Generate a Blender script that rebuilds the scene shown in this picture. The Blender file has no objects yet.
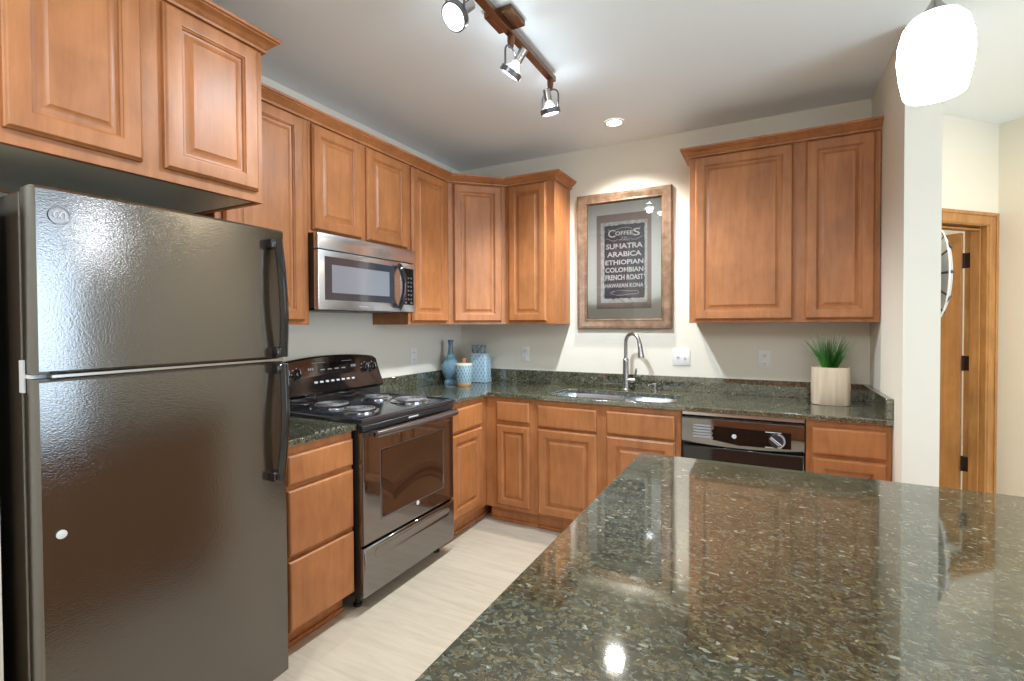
import bpy, bmesh, math, random
from math import sin, cos, pi, radians, sqrt
from mathutils import Matrix, Vector

# ------------------------------------------------------------------ camera, world, lights, exposure
SC = bpy.context.scene
COL = SC.collection
random.seed(7)

F_PX = 489.67
cam_d = bpy.data.cameras.new('camera')
cam_d.sensor_fit = 'HORIZONTAL'
cam_d.sensor_width = 36.0
cam_d.lens = F_PX / 1024 * 36.0
cam_d.shift_y = -7.7065 / 1024
cam_d.clip_start = 0.02
cam = bpy.data.objects.new('camera', cam_d)
COL.objects.link(cam)
_ya, _pi, _ro = radians(27.6841), radians(0.9881), radians(-0.2919)
_f = Vector((-sin(_ya) * cos(_pi), cos(_ya) * cos(_pi), -sin(_pi)))
_r = Vector((cos(_ya), sin(_ya), 0))
_u = _r.cross(_f)
_r2 = _r * cos(_ro) + _u * sin(_ro)
_u2 = -_r * sin(_ro) + _u * cos(_ro)
_m = Matrix((_r2, _u2, -_f)).transposed().to_4x4()
_m.translation = Vector((2.3618, -3.5477, 1.3814))
cam.matrix_world = _m
SC.camera = cam

world = bpy.data.worlds.new('sky')
SC.world = world
world.use_nodes = True
world.node_tree.nodes['Background'].inputs[0].default_value = (0.75, 0.87, 1.0, 1)
world.node_tree.nodes['Background'].inputs[1].default_value = 1.5

vs = SC.view_settings
vs.view_transform = 'Standard'
vs.look = 'None'
vs.gamma = 1.0
vs.exposure = 0.42
vs.use_curve_mapping = False
try:
    SC.cycles.use_denoising = True
    SC.cycles.max_bounces = 10
    SC.cycles.diffuse_bounces = 6
    SC.cycles.glossy_bounces = 6
    SC.cycles.transparent_max_bounces = 12
    SC.cycles.sample_clamp_indirect = 6.0
    SC.cycles.caustics_reflective = False
    SC.cycles.caustics_refractive = False
except Exception:
    pass


def light(name, kind, loc, energy, color=(1, 1, 1), aim=None, size=0.1, size_y=None, spot=80, blend=0.6):
    d = bpy.data.lights.new(name, kind)
    d.energy = energy
    d.color = color
    if kind == 'AREA':
        if size_y:
            d.shape = 'RECTANGLE'
            d.size = size
            d.size_y = size_y
        else:
            d.shape = 'DISK'
            d.size = size
    elif kind in ('POINT', 'SPOT'):
        d.shadow_soft_size = size
        if kind == 'SPOT':
            d.spot_size = radians(spot)
            d.spot_blend = blend
    o = bpy.data.objects.new(name, d)
    COL.objects.link(o)
    o.location = loc
    if aim is not None:
        v = Vector(aim) - Vector(loc)
        o.rotation_euler = v.to_track_quat('-Z', 'Y').to_euler()
    return o


CZ = 2.696                       # ceiling height
COOL = (0.66, 0.83, 1.0)
LED = (0.80, 0.90, 1.0)
WARM = (1.0, 0.78, 0.52)
# daylight through the windows of the living room behind the camera
light('daylight_rear', 'AREA', (4.9, -7.3, 1.6), 8, COOL, aim=(4.9, 0, 1.5), size=1.9, size_y=1.7)
light('daylight_right', 'AREA', (6.25, -2.4, 1.45), 88, COOL, aim=(0, -2.4, 1.45), size=2.0, size_y=2.1)
# unseen ceiling lights: ambient fill added behind the camera, and a warm hall lamp
for _x, _y, _w in ((1.55, -3.95, 22), (1.2, -5.0, 22)):
    light('added_ceiling_fill', 'AREA', (_x, _y, CZ - 0.02), _w, (.95, 0.97, 1.0), aim=(_x, _y, 0), size=0.16)
light('hall_lamp_light', 'AREA', (4.1, -0.7, CZ - 0.02), 20, WARM, aim=(4.1, -0.7, 0), size=0.3)
light('far_room_light', 'POINT', (2.9, 2.4, 2.3), 60, (1, .95, .85), size=0.15)

# ------------------------------------------------------------------ materials


def mat(name, color=(.5, .5, .5), rough=.5, metal=0.0, ior=1.5, emit=None, estr=0, coat=0, coat_rough=.05):
    m = bpy.data.materials.new(name)
    m.use_nodes = True
    b = m.node_tree.nodes['Principled BSDF']
    b.inputs['Base Color'].default_value = (*color, 1)
    b.inputs['Roughness'].default_value = rough
    b.inputs['Metallic'].default_value = metal
    b.inputs['IOR'].default_value = ior
    b.inputs['Coat Weight'].default_value = coat
    b.inputs['Coat Roughness'].default_value = coat_rough
    if emit:
        b.inputs['Emission Color'].default_value = (*emit, 1)
        b.inputs['Emission Strength'].default_value = estr
    return m


class NT:
    """small node-tree helper"""

    def __init__(self, m):
        self.t = m.node_tree
        self.b = self.t.nodes['Principled BSDF']

    def n(self, kind, **kw):
        nd = self.t.nodes.new(kind)
        for k, v in kw.items():
            if k.startswith('_'):
                setattr(nd, k[1:], v)
            else:
                nd.inputs[k.replace('__', ' ')].default_value = v
        return nd

    def l(self, a, b):
        self.t.links.new(a, b)

    def coords(self, scale=(1, 1, 1), rot=(0, 0, 0)):
        tc = self.n('ShaderNodeTexCoord')
        mp = self.n('ShaderNodeMapping')
        mp.inputs['Scale'].default_value = scale
        mp.inputs['Rotation'].default_value = rot
        self.l(tc.outputs['Object'], mp.inputs['Vector'])
        return mp.outputs['Vector']

    def ramp(self, fac, stops, interp='LINEAR'):
        r = self.n('ShaderNodeValToRGB')
        r.color_ramp.interpolation = interp
        e = r.color_ramp.elements
        while len(e) < len(stops):
            e.new(0.5)
        for i, (p, c) in enumerate(stops):
            e[i].position = p
            e[i].color = (*c, 1)
        self.l(fac, r.inputs['Fac'])
        return r.outputs['Color']

    def noise(self, vec, scale, detail=4, rough=.5, dist=0):
        n = self.n('ShaderNodeTexNoise')
        n.inputs['Scale'].default_value = scale
        n.inputs['Detail'].default_value = detail
        n.inputs['Roughness'].default_value = rough
        n.inputs['Distortion'].default_value = dist
        self.l(vec, n.inputs['Vector'])
        return n.outputs['Fac']

    def mix(self, a, b, fac, blend='MIX'):
        m = self.n('ShaderNodeMix')
        m.data_type = 'RGBA'
        m.blend_type = blend
        if isinstance(fac, float):
            m.inputs[0].default_value = fac
        else:
            self.l(fac, m.inputs[0])
        for s, i in ((a, 6), (b, 7)):
            if isinstance(s, tuple):
                m.inputs[i].default_value = (*s, 1)
            else:
                self.l(s, m.inputs[i])
        return m.outputs[2]

    def bump(self, h, strength=.2, dist=.002):
        b = self.n('ShaderNodeBump')
        b.inputs['Strength'].default_value = strength
        b.inputs['Distance'].default_value = dist
        self.l(h, b.inputs['Height'])
        self.l(b.outputs['Normal'], self.b.inputs['Normal'])


def wood(name, dark, mid, lite, scale=(9, 9, 1.1), rough=.34, ior=1.5):
    m = mat(name, mid, rough, ior=ior)
    t = NT(m)
    v = t.coords(scale)
    f1 = t.noise(v, 3.0, 6, .6, .6)
    v2 = t.coords((1, 1, .7))
    f2 = t.noise(v2, 7.0, 3, .55, .3)
    c1 = t.ramp(f1, [(.30, dark), (.5, mid), (.72, lite)])
    c2 = t.ramp(f2, [(.30, (.80, .78, .76)), (.7, (1.10, 1.08, 1.06))])
    c = t.mix(c1, c2, 1.0, 'MULTIPLY')
    t.l(c, t.b.inputs['Base Color'])
    r = t.n('ShaderNodeMapRange')
    r.inputs['To Min'].default_value = rough - .05
    r.inputs['To Max'].default_value = rough + .06
    t.l(f2, r.inputs['Value'])
    t.l(r.outputs[0], t.b.inputs['Roughness'])
    return m


M = {}
M['wood'] = wood('stained_maple', (.35, .129, .042), (.41, .160, .054), (.46, .19, .070), rough=.42)
M['wood_trim'] = wood('door_casing_wood', (.36, .165, .045), (.43, .21, .065), (.50, .26, .09), rough=.4)
M['wood_door'] = wood('door_leaf_wood', (.42, .19, .055), (.47, .225, .07), (.52, .26, .085), scale=(14, 14, .8), rough=.4)
M['frame_wood'] = wood('picture_frame_wood', (.13, .080, .048), (.20, .125, .08), (.28, .19, .13), scale=(6, 6, 6), rough=.28)
M['pale_panel'] = mat('pale_cabinet_underside', (.86, .81, .66), .45)


def granite(name):
    m = mat(name, (.05, .05, .04), .05, ior=2.35)
    t = NT(m)
    v = t.coords((1, 1.35, 1), (0, 0, .5))
    w = t.n('ShaderNodeTexNoise')
    w.inputs['Scale'].default_value = 45
    w.inputs['Detail'].default_value = 3
    t.l(v, w.inputs['Vector'])
    vm = t.n('ShaderNodeMix')
    vm.data_type = 'VECTOR'
    vm.inputs[0].default_value = .03
    t.l(v, vm.inputs[4])
    t.l(w.outputs['Color'], vm.inputs[5])

    def flecks(scale, ch, stops):
        vo = t.n('ShaderNodeTexVoronoi')
        vo.inputs['Scale'].default_value = scale
        t.l(vm.outputs[1], vo.inputs['Vector'])
        sep = t.n('ShaderNodeSeparateColor')
        t.l(vo.outputs['Color'], sep.inputs[0])
        return t.ramp(sep.outputs[ch], stops, 'CONSTANT')
    c1 = flecks(120, 0, [(0, (.022, .026, .018)), (.30, (.062, .066, .046)), (.55, (.135, .110, .052)),
                         (.70, (.085, .098, .078)), (.82, (.17, .15, .085)), (.91, (.16, .19, .18)), (.985, (.46, .48, .43))])
    c2 = flecks(240, 1, [(0, (.028, .032, .024)), (.45, (.076, .080, .058)), (.74, (.13, .115, .062)), (.94, (.21, .24, .22))])
    big = t.noise(v, 9, 3, .6)
    c = t.mix(c1, c2, .5)
    tone = t.ramp(big, [(.3, (.75, .78, .75)), (.7, (1.3, 1.24, 1.12))])
    c = t.mix(c, tone, 1.0, 'MULTIPLY')
    t.l(c, t.b.inputs['Base Color'])
    return m


M['granite'] = granite('dark_green_granite')

m = mat('painted_wall', (.78, .74, .64), .6)
t = NT(m)
t.bump(t.noise(t.coords(), 160, 3), .05, .001)
M['wall'] = m
m = mat('painted_ceiling', (.82, .88, .915), .75)
t = NT(m)
t.bump(t.noise(t.coords(), 120, 3), .06, .001)
M['ceiling'] = m

m = mat('vinyl_floor', (.68, .60, .47), .42)
t = NT(m)
v = t.coords((1, 1, 1))
br = t.n('ShaderNodeTexBrick')
br.offset = .4
br.inputs['Color1'].default_value = (.595, .53, .425, 1)
br.inputs['Color2'].default_value = (.56, .495, .39, 1)
br.inputs['Mortar'].default_value = (.50, .43, .32, 1)
br.inputs['Scale'].default_value = 1.0
br.inputs['Mortar Size'].default_value = .0012
br.inputs['Brick Width'].default_value = 1.2
br.inputs['Row Height'].default_value = .18
t.l(v, br.inputs['Vector'])
g = t.noise(t.coords((1.6, 14, 1)), 2.2, 6, .62, .5)
gc = t.ramp(g, [(.3, (.86, .85, .83)), (.55, (1, 1, 1)), (.75, (1.06, 1.05, 1.04))])
t.l(t.mix(br.outputs['Color'], gc, 1.0, 'MULTIPLY'), t.b.inputs['Base Color'])
M['floor'] = m

m = mat('textured_black_enamel', (.034, .024, .015), .09, ior=2.1)
t = NT(m)
h = t.noise(t.coords((1, 1, 1.6)), 190, 2.5, .55, .4)
t.bump(h, .6, .0006)
M['fridge_black'] = m
M['range_gloss'] = mat('mirror_black_enamel', (.014, .010, .008), .07, ior=2.9)
M['panel_gloss'] = mat('glossy_control_panel', (.012, .010, .010), .08, ior=1.75)
M['handle_black'] = mat('satin_black_handle', (.03, .03, .033), .22, ior=2.6)
M['black_gloss'] = mat('black_gloss', (.012, .010, .010), .07, ior=1.6)
M['black_glass'] = mat('black_glass', (.006, .005, .005), .03, ior=1.5)
M['dark_door_glass'] = mat('smoked_oven_glass', (.030, .016, .010), .03, ior=2.7)
M['oven_window'] = mat('oven_window_glass', (.016, .010, .007), .02, ior=2.4)
M['black_plastic'] = mat('black_plastic', (.02, .02, .02), .38)
M['cooktop'] = mat('black_cooktop_enamel', (.012, .017, .025), .14, ior=2.2)
m = mat('brushed_steel', (.62, .66, .72), .27, 1.0)
t = NT(m)
t.bump(t.noise(t.coords((2, 2, 260)), 2.0, 3), .04, .001)
M['steel'] = m
M['steel_side'] = mat('dark_side_sheet', (.05, .035, .03), .4, .2)
M['chrome'] = mat('chrome', (.82, .82, .84), .10, 1.0)
M['nickel'] = mat('brushed_nickel', (.40, .38, .37), .27, 1.0)
M['bronze'] = mat('bronze_finish', (.15, .070, .032), .27, .8)
M['lamp_metal'] = mat('gunmetal', (.17, .17, .18), .3, .9)
M['coil'] = mat('coil_grey', (.34, .34, .36), .35, .6)
M['white_plastic'] = mat('white_plastic', (.82, .82, .80), .35)
M['grey_mark'] = mat('silver_grey_print', (.62, .62, .64), .4)
M['dim_mark'] = mat('grey_print', (.30, .30, .32), .4)
M['faint_mark'] = mat('faint_grey_line', (.10, .10, .11), .4)
M['mw_glass'] = mat('microwave_window_glass', (.045, .048, .06), .06, ior=1.6)
M['mw_inner'] = mat('microwave_mesh_screen', (.23, .25, .28), .12, ior=1.6)
M['lamp_white'] = mat('lit_bulb', (1, 1, 1), .4, emit=(.92, .96, 1), estr=9)
M['can_white'] = mat('lit_downlight', (1, 1, 1), .4, emit=(1, .98, .94), estr=9)
m = mat('frosted_lit_glass', (.9, .9, .9), .25, emit=(.90, .95, 1), estr=1.0)
t = NT(m)
tc = t.n('ShaderNodeTexCoord')
sx = t.n('ShaderNodeSeparateXYZ')
t.l(tc.outputs['Generated'], sx.inputs[0])
r = t.n('ShaderNodeMapRange')
r.inputs['From Min'].default_value = .75
r.inputs['From Max'].default_value = 1.0
r.inputs['To Min'].default_value = 36.0
r.inputs['To Max'].default_value = .7
t.l(sx.outputs[2], r.inputs['Value'])
t.l(r.outputs[0], t.b.inputs['Emission Strength'])
M['pendant_glass'] = m
M['mat_outer'] = mat('mat_board_sage', (.74, .71, .62), .8)
M['mat_inner'] = mat('mat_board_taupe', (.34, .25, .20), .8)
m = mat('aged_paper', (.62, .60, .54), .8)
t = NT(m)
t.l(t.ramp(t.noise(t.coords(), 40, 5, .7), [(.35, (.42, .38, .33)), (.6, (.66, .63, .57))]), t.b.inputs['Base Color'])
M['paper'] = m
m = mat('worn_black_print', (.06, .05, .055), .8)
t = NT(m)
t.l(t.ramp(t.noise(t.coords(), 70, 5, .75), [(.45, (.06, .05, .06)), (.66, (.10, .085, .09)), (.80, (.3, .27, .25))]), t.b.inputs['Base Color'])
M['poster'] = m
M['letter'] = mat('cream_lettering', (.66, .62, .56), .8)

m = bpy.data.materials.new('clear_picture_glass')
m.use_nodes = True
nt = m.node_tree
nt.nodes.clear()
o_ = nt.nodes.new('ShaderNodeOutputMaterial')
mx = nt.nodes.new('ShaderNodeMixShader')
tr = nt.nodes.new('ShaderNodeBsdfTransparent')
gl = nt.nodes.new('ShaderNodeBsdfGlossy')
gl.inputs['Roughness'].default_value = .02
fr = nt.nodes.new('ShaderNodeFresnel')
fr.inputs['IOR'].default_value = 1.6
nt.links.new(fr.outputs[0], mx.inputs[0])
nt.links.new(tr.outputs[0], mx.inputs[1])
nt.links.new(gl.outputs[0], mx.inputs[2])
nt.links.new(mx.outputs[0], o_.inputs[0])
M['glass'] = m

m = bpy.data.materials.new('clear_bulb_glass')
m.use_nodes = True
nt = m.node_tree
nt.nodes.clear()
o_ = nt.nodes.new('ShaderNodeOutputMaterial')
mx = nt.nodes.new('ShaderNodeMixShader')
mx.inputs[0].default_value = .35
tr = nt.nodes.new('ShaderNodeBsdfTransparent')
gl = nt.nodes.new('ShaderNodeBsdfGlossy')
gl.inputs['Roughness'].default_value = .08
nt.links.new(tr.outputs[0], mx.inputs[1])
nt.links.new(gl.outputs[0], mx.inputs[2])
nt.links.new(mx.outputs[0], o_.inputs[0])
M['bulb_glass'] = m


def glaze(name, c1, c2, scale, rough=.22, diamonds=False):
    m = mat(name, c1, rough, ior=1.55)
    t = NT(m)
    if diamonds:
        a = t.n('ShaderNodeTexWave', Scale=scale, Distortion=1.2)
        a.wave_type = 'BANDS'
        a.bands_direction = 'DIAGONAL'
        t.l(t.coords((1, 1, .62)), a.inputs['Vector'])
        b = t.n('ShaderNodeTexWave', Scale=scale, Distortion=1.2)
        b.wave_type = 'BANDS'
        b.bands_direction = 'DIAGONAL'
        t.l(t.coords((-1, -1, .62)), b.inputs['Vector'])
        mm = t.n('ShaderNodeMath')
        mm.operation = 'MAXIMUM'
        t.l(a.outputs['Fac'], mm.inputs[0])
        t.l(b.outputs['Fac'], mm.inputs[1])
        f = mm.outputs[0]
        t.l(t.ramp(f, [(.62, c1), (.97, c2)]), t.b.inputs['Base Color'])
        t.bump(f, .3, .003)
    else:
        f = t.noise(t.coords((1, 1, .6)), scale, 4, .6)
        t.l(t.ramp(f, [(.35, c1), (.65, c2)]), t.b.inputs['Base Color'])
    return m


M['blue_glaze'] = glaze('blue_bottle_glaze', (.15, .28, .36), (.24, .39, .47), 60)
M['blue_glaze_neck'] = glaze('dark_blue_neck_glaze', (.07, .15, .22), (.14, .26, .34), 60)
M['blue_diamond'] = glaze('blue_diamond_glaze', (.24, .40, .50), (.46, .58, .64), 19, diamonds=True)
M['blue_diamond_dark'] = glaze('deep_blue_diamond_glaze', (.13, .27, .36), (.36, .46, .47), 21, diamonds=True)
M['vase_neck'] = glaze('grey_blotched_glaze', (.06, .08, .09), (.38, .43, .45), 55)
M['clay'] = mat('bare_clay', (.50, .32, .16), .7)
M['cork'] = mat('terracotta_knob', (.36, .19, .12), .7)
m = mat('pale_wood_pot', (.66, .53, .38), .5)
t = NT(m)
t.l(t.ramp(t.noise(t.coords((26, 26, 1.2)), 2.0, 4, .6), [(.3, (.68, .54, .39)), (.7, (.82, .69, .53))]), t.b.inputs['Base Color'])
M['pot'] = m
m = mat('grass_blades', (.06, .22, .03), .5)
t = NT(m)
tc = t.n('ShaderNodeTexCoord')
sx = t.n('ShaderNodeSeparateXYZ')
t.l(tc.outputs['Generated'], sx.inputs[0])
t.l(t.ramp(sx.outputs[2], [(.0, (.05, .26, .02)), (.4, (.04, .19, .03)), (.7, (.16, .27, .12)), (1, (.45, .47, .36))]), t.b.inputs['Base Color'])
M['grass'] = m
M['galvanized'] = mat('galvanized_sheet', (.55, .57, .60), .45, .6)
M['dark_rib'] = mat('dark_iron_rib', (.08, .08, .09), .45, .6)
M['white_edge'] = mat('white_enamel_edge', (.8, .8, .8), .4)
M['hinge'] = mat('dark_bronze_hinge', (.03, .015, .01), .35, .6)
M['white_paint'] = mat('white_door_edge', (.75, .72, .62), .5)

# ------------------------------------------------------------------ mesh helpers


def box(bm, x0, x1, y0, y1, z0, z1, bev=0.0, seg=2):
    vs_ = [bm.verts.new((x, y, z)) for x in (x0, x1) for y in (y0, y1) for z in (z0, z1)]
    q = [(0, 1, 3, 2), (4, 6, 7, 5), (0, 4, 5, 1), (2, 3, 7, 6), (0, 2, 6, 4), (1, 5, 7, 3)]
    fs = [bm.faces.new([vs_[i] for i in f]) for f in q]
    if bev > 0:
        es = {e for f in fs for e in f.edges}
        bmesh.ops.bevel(bm, geom=list(es), offset=bev, segments=seg, profile=.5, affect='EDGES', clamp_overlap=True)
    return bm


def loft(bm, rings, cap0=True, cap1=True, closed=False):
    rr = [[bm.verts.new(p) for p in r] for r in rings]
    n = len(rr[0])
    pairs = list(zip(rr[:-1], rr[1:]))
    if closed:
        pairs.append((rr[-1], rr[0]))
    for a, b in pairs:
        for i in range(n):
            j = (i + 1) % n
            bm.faces.new((a[i], a[j], b[j], b[i]))
    if not closed:
        if cap0:
            bm.faces.new(list(reversed(rr[0])))
        if cap1:
            bm.faces.new(rr[-1])
    return bm


def rect_rings(bm, x0, x1, z0, z1, rings, cap=True, back=True):
    """concentric rectangles (inset, y) in the XZ plane; front looks to -y"""
    R = [[(x0 + i, y, z0 + i), (x1 - i, y, z0 + i), (x1 - i, y, z1 - i), (x0 + i, y, z1 - i)] for i, y in rings]
    loft(bm, R, back, cap)
    return bm


def ring_frame(bm, x0, x1, z0, z1, rings):
    R = [[(x0 + i, y, z0 + i), (x1 - i, y, z0 + i), (x1 - i, y, z1 - i), (x0 + i, y, z1 - i)] for i, y in rings]
    loft(bm, R, closed=True)
    return bm


def circ(c, r, n=24, axis='z'):
    out = []
    for k in range(n):
        a = 2 * pi * k / n
        u, v = r * cos(a), r * sin(a)
        if axis == 'z':
            out.append((c[0] + u, c[1] + v, c[2]))
        elif axis == 'y':
            out.append((c[0] + u, c[1], c[2] + v))
        else:
            out.append((c[0], c[1] + u, c[2] + v))
    return out


def lathe(bm, c, prof, n=32, axis='z', cap0=True, cap1=True):
    """prof: (radius, along)"""
    R = []
    for r, h in prof:
        p = list(c)
        p['xyz'.index(axis)] += h
        R.append(circ(p, max(r, 1e-4), n, axis))
    loft(bm, R, cap0, cap1)
    return bm


def tube(bm, pts, rad, n=12, caps=True, closed=False):
    pts = [Vector(p) for p in pts]
    if not isinstance(rad, (list, tuple)):
        rad = [rad] * len(pts)
    rings = []
    up = None
    N = len(pts)
    for i, p in enumerate(pts):
        if closed:
            d = pts[(i + 1) % N] - pts[i - 1]
        elif i == 0:
            d = pts[1] - p
        elif i == N - 1:
            d = p - pts[-2]
        else:
            d = (pts[i + 1] - p).normalized() + (p - pts[i - 1]).normalized()
        d.normalize()
        if up is None:
            up = Vector((0, 0, 1)) if abs(d.z) < .9 else Vector((1, 0, 0))
        s = d.cross(up)
        s.normalize()
        up = s.cross(d)
        rings.append([tuple(p + (s * cos(a) + up * sin(a)) * rad[i]) for a in (2 * pi * k / n for k in range(n))])
    loft(bm, rings, caps, caps, closed)
    return bm


def rrect(cx, cy, w, d, r, z, n=6):
    out = []
    for sx_, sy_, a0 in ((1, 1, 0), (-1, 1, 90), (-1, -1, 180), (1, -1, 270)):
        for k in range(n + 1):
            a = radians(a0 + 90 * k / n)
            out.append((cx + sx_ * (w / 2 - r) + r * cos(a), cy + sy_ * (d / 2 - r) + r * sin(a), z))
    return out


def sweep(bm, path, prof):
    """extrude profile (out, z) along an XY path, mitred; out is to the right of travel"""
    P = [Vector(p) for p in path]
    rings = []
    for i, p in enumerate(P):
        ns = []
        if i > 0:
            d = (p - P[i - 1]).normalized()
            ns.append(Vector((d.y, -d.x)))
        if i < len(P) - 1:
            d = (P[i + 1] - p).normalized()
            ns.append(Vector((d.y, -d.x)))
        m_ = ns[0] if len(ns) == 1 else (ns[0] + ns[1]) / (1 + ns[0].dot(ns[1]))
        rings.append([(p.x + m_.x * o, p.y + m_.y * o, z) for o, z in prof])
    loft(bm, rings)
    return bm


def prism(bm, poly, z0, z1):
    loft(bm, [[(x, y, z0) for x, y in poly], [(x, y, z1) for x, y in poly]])
    return bm


def extr_x(bm, poly, x0, x1):
    """polygon of (y, z) extruded along x"""
    loft(bm, [[(x0, y, z) for y, z in poly], [(x1, y, z) for y, z in poly]])
    return bm


def curve_plate(bm, outline, holes, z0, z1, bevel=.003):
    cu = bpy.data.curves.new('plate', 'CURVE')
    cu.dimensions = '2D'
    cu.fill_mode = 'BOTH'
    cu.extrude = (z1 - z0) / 2 - bevel
    cu.bevel_depth = bevel
    cu.bevel_resolution = 2
    cu.offset = -bevel
    for pl in [outline] + holes:
        s = cu.splines.new('POLY')
        s.points.add(len(pl) - 1)
        for q, (x, y) in zip(s.points, pl):
            q.co = (x, y, 0, 1)
        s.use_cyclic_u = True
    return curve_to_bm(bm, cu, Matrix.Translation((0, 0, (z0 + z1) / 2)))


def curve_to_bm(bm, cu, mtx):
    o = bpy.data.objects.new('tmp', cu)
    COL.objects.link(o)
    dg = bpy.context.evaluated_depsgraph_get()
    me = bpy.data.meshes.new_from_object(o.evaluated_get(dg))
    me.transform(mtx)
    bm.from_mesh(me)
    bpy.data.objects.remove(o)
    bpy.data.curves.remove(cu)
    bpy.data.meshes.remove(me)
    return bm


def text(bm, s, cx, cz, y, width, height, ext=.0004, shear=0.0, bold=0.0):
    """lettering in the XZ plane, facing -y, stretched to width x height about (cx, cz)"""
    cu = bpy.data.curves.new('lettering', 'FONT')
    cu.body = s
    cu.size = 1
    cu.extrude = 0.0
    cu.offset = bold
    cu.shear = shear
    cu.resolution_u = 3
    o = bpy.data.objects.new('tmp', cu)
    COL.objects.link(o)
    dg = bpy.context.evaluated_depsgraph_get()
    me = bpy.data.meshes.new_from_object(o.evaluated_get(dg))
    xs = [v.co.x for v in me.vertices]
    ys = [v.co.y for v in me.vertices]
    w, h = max(xs) - min(xs), max(ys) - min(ys)
    mx_, my_ = (max(xs) + min(xs)) / 2, (max(ys) + min(ys)) / 2
    for v in me.vertices:
        v.co = Vector((cx + (v.co.x - mx_) * width / w, y, cz + (v.co.y - my_) * height / h))
    bm.from_mesh(me)
    bpy.data.objects.remove(o)
    bpy.data.curves.remove(cu)
    bpy.data.meshes.remove(me)
    return bm


ROOTM = {}


def obj(name, bm, material, parent=None, world=False, smooth=True, ang=38, label=None):
    if world and parent is not None:
        bmesh.ops.transform(bm, matrix=ROOTM[parent.name].inverted(), verts=bm.verts)
    bmesh.ops.recalc_face_normals(bm, faces=bm.faces)
    me = bpy.data.meshes.new(name)
    bm.to_mesh(me)
    bm.free()
    me.materials.append(M[material] if isinstance(material, str) else material)
    if smooth:
        for p in me.polygons:
            p.use_smooth = True
        me.set_sharp_from_angle(angle=radians(ang))
    o = bpy.data.objects.new(name, me)
    COL.objects.link(o)
    if parent is not None:
        o.parent = parent
        ROOTM[o.name] = ROOTM[parent.name]
    if label:
        o['label'] = label
    return o


def thing(name, label, cat, loc=(0, 0, 0), rotz=0.0, group=None):
    o = bpy.data.objects.new(name, None)
    o.empty_display_size = .1
    COL.objects.link(o)
    o.location = loc
    o.rotation_euler = (0, 0, rotz)
    o['label'] = label
    o['category'] = cat
    if group:
        o['group'] = group
    ROOTM[o.name] = Matrix.Translation(loc) @ Matrix.Rotation(rotz, 4, 'Z')
    return o


def struct(name, bm, material, label=None):
    o = obj(name, bm, material, smooth=False)
    o['kind'] = 'structure'
    if label:
        o['label'] = label
    ROOTM[o.name] = Matrix.Identity(4)
    return o


def B():
    return bmesh.new()


HALF = pi / 2

# ------------------------------------------------------------------ room shell
bm = B(); box(bm, -.2, 6.4, -7.6, 4.4, -.08, 0); struct('floor', bm, 'floor')
bm = B(); box(bm, -.2, 6.4, -7.6, 4.4, CZ, CZ + .1)
struct('ceiling', bm, 'ceiling')
XW = 2.892
bm = B(); box(bm, -.12, 0, -7.5, .12, 0, CZ); struct('wall_left', bm, 'wall')
bm = B(); box(bm, 0, XW, 0, .12, 0, CZ); struct('wall_back', bm, 'wall')
bm = B(); box(bm, XW, XW + .130, -.80, .164, 0, CZ); struct('wall_right', bm, 'wall')
bm = B(); box(bm, 0, .645, -3.20, -3.062, 0, CZ); struct('wall_beside_refrigerator', bm, 'wall')

# diagonal wall with the open doorway; local X runs along the wall, +Y goes into the far room
DO = Vector((3.016, .17, 0))             # left end where it meets the stub wall


def diag_struct(name, bm, material, label=None):
    bmesh.ops.transform(bm, matrix=Matrix.Translation(DO) @ Matrix.Rotation(radians(45), 4, 'Z'), verts=bm.verts)
    return struct(name, bm, material, label)


L_R = (3.715 - 3.016) * sqrt(2)          # right corner of the diagonal wall
L_O1 = (3.636 - 3.016) * sqrt(2)         # right edge of the opening
L_O0 = L_O1 - .80
WT = .10
bm = B()
box(bm, -.05, L_O0, 0, WT, 0, CZ)
box(bm, L_O1, L_R + .05, 0, WT, 0, CZ)
box(bm, L_O0, L_O1, 0, WT, 2.018, CZ)
diag_struct('wall_diagonal', bm, 'wall')
# wall running from that corner to the right
bm = B()
box(bm, L_R, L_R + .12, -2.6, .05, 0, CZ)
diag_struct('wall_hall', bm, 'wall')
# casing, jamb and stop of the doorway
bm = B()
cw = .080


def casing_piece(x0, x1, z0, z1, vert, side):
    box(bm, x0, x1, -.018, 0, z0, z1, .005, 2)


casing_piece(L_O1, L_O1 + cw, 0, 2.018 + cw, 1, 1)
casing_piece(L_O0 - cw, L_O0, 0, 2.018 + cw, 1, -1)
casing_piece(L_O0, L_O1, 2.018, 2.018 + cw, 0, 0)
for x0, x1 in ((L_O1 + cw - .022, L_O1 + cw), (L_O0 - cw, L_O0 - cw + .022)):
    box(bm, x0, x1, -.026, -.016, 0, 2.018 + cw, .003, 1)
box(bm, L_O0 - cw, L_O1 + cw, -.026, -.016, 2.018 + cw - .022, 2.018 + cw, .003, 1)
# jambs
box(bm, L_O1 - .018, L_O1, -.012, WT + .012, 0, 2.018)
box(bm, L_O0, L_O0 + .018, -.012, WT + .012, 0, 2.018)
box(bm, L_O0, L_O1, -.012, WT + .012, 2.012, 2.018)
# stops
box(bm, L_O1 - .030, L_O1 - .018, .02, .075, 0, 2.012, .002, 1)
box(bm, L_O0 + .018, L_O0 + .030, .02, .075, 0, 2.012, .002, 1)
box(bm, L_O0 + .018, L_O1 - .018, .02, .075, 1.988, 2.0, .002, 1)
diag_struct('trim_1', bm, 'wood_trim', 'stained wood casing round the open doorway at the right')
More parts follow.
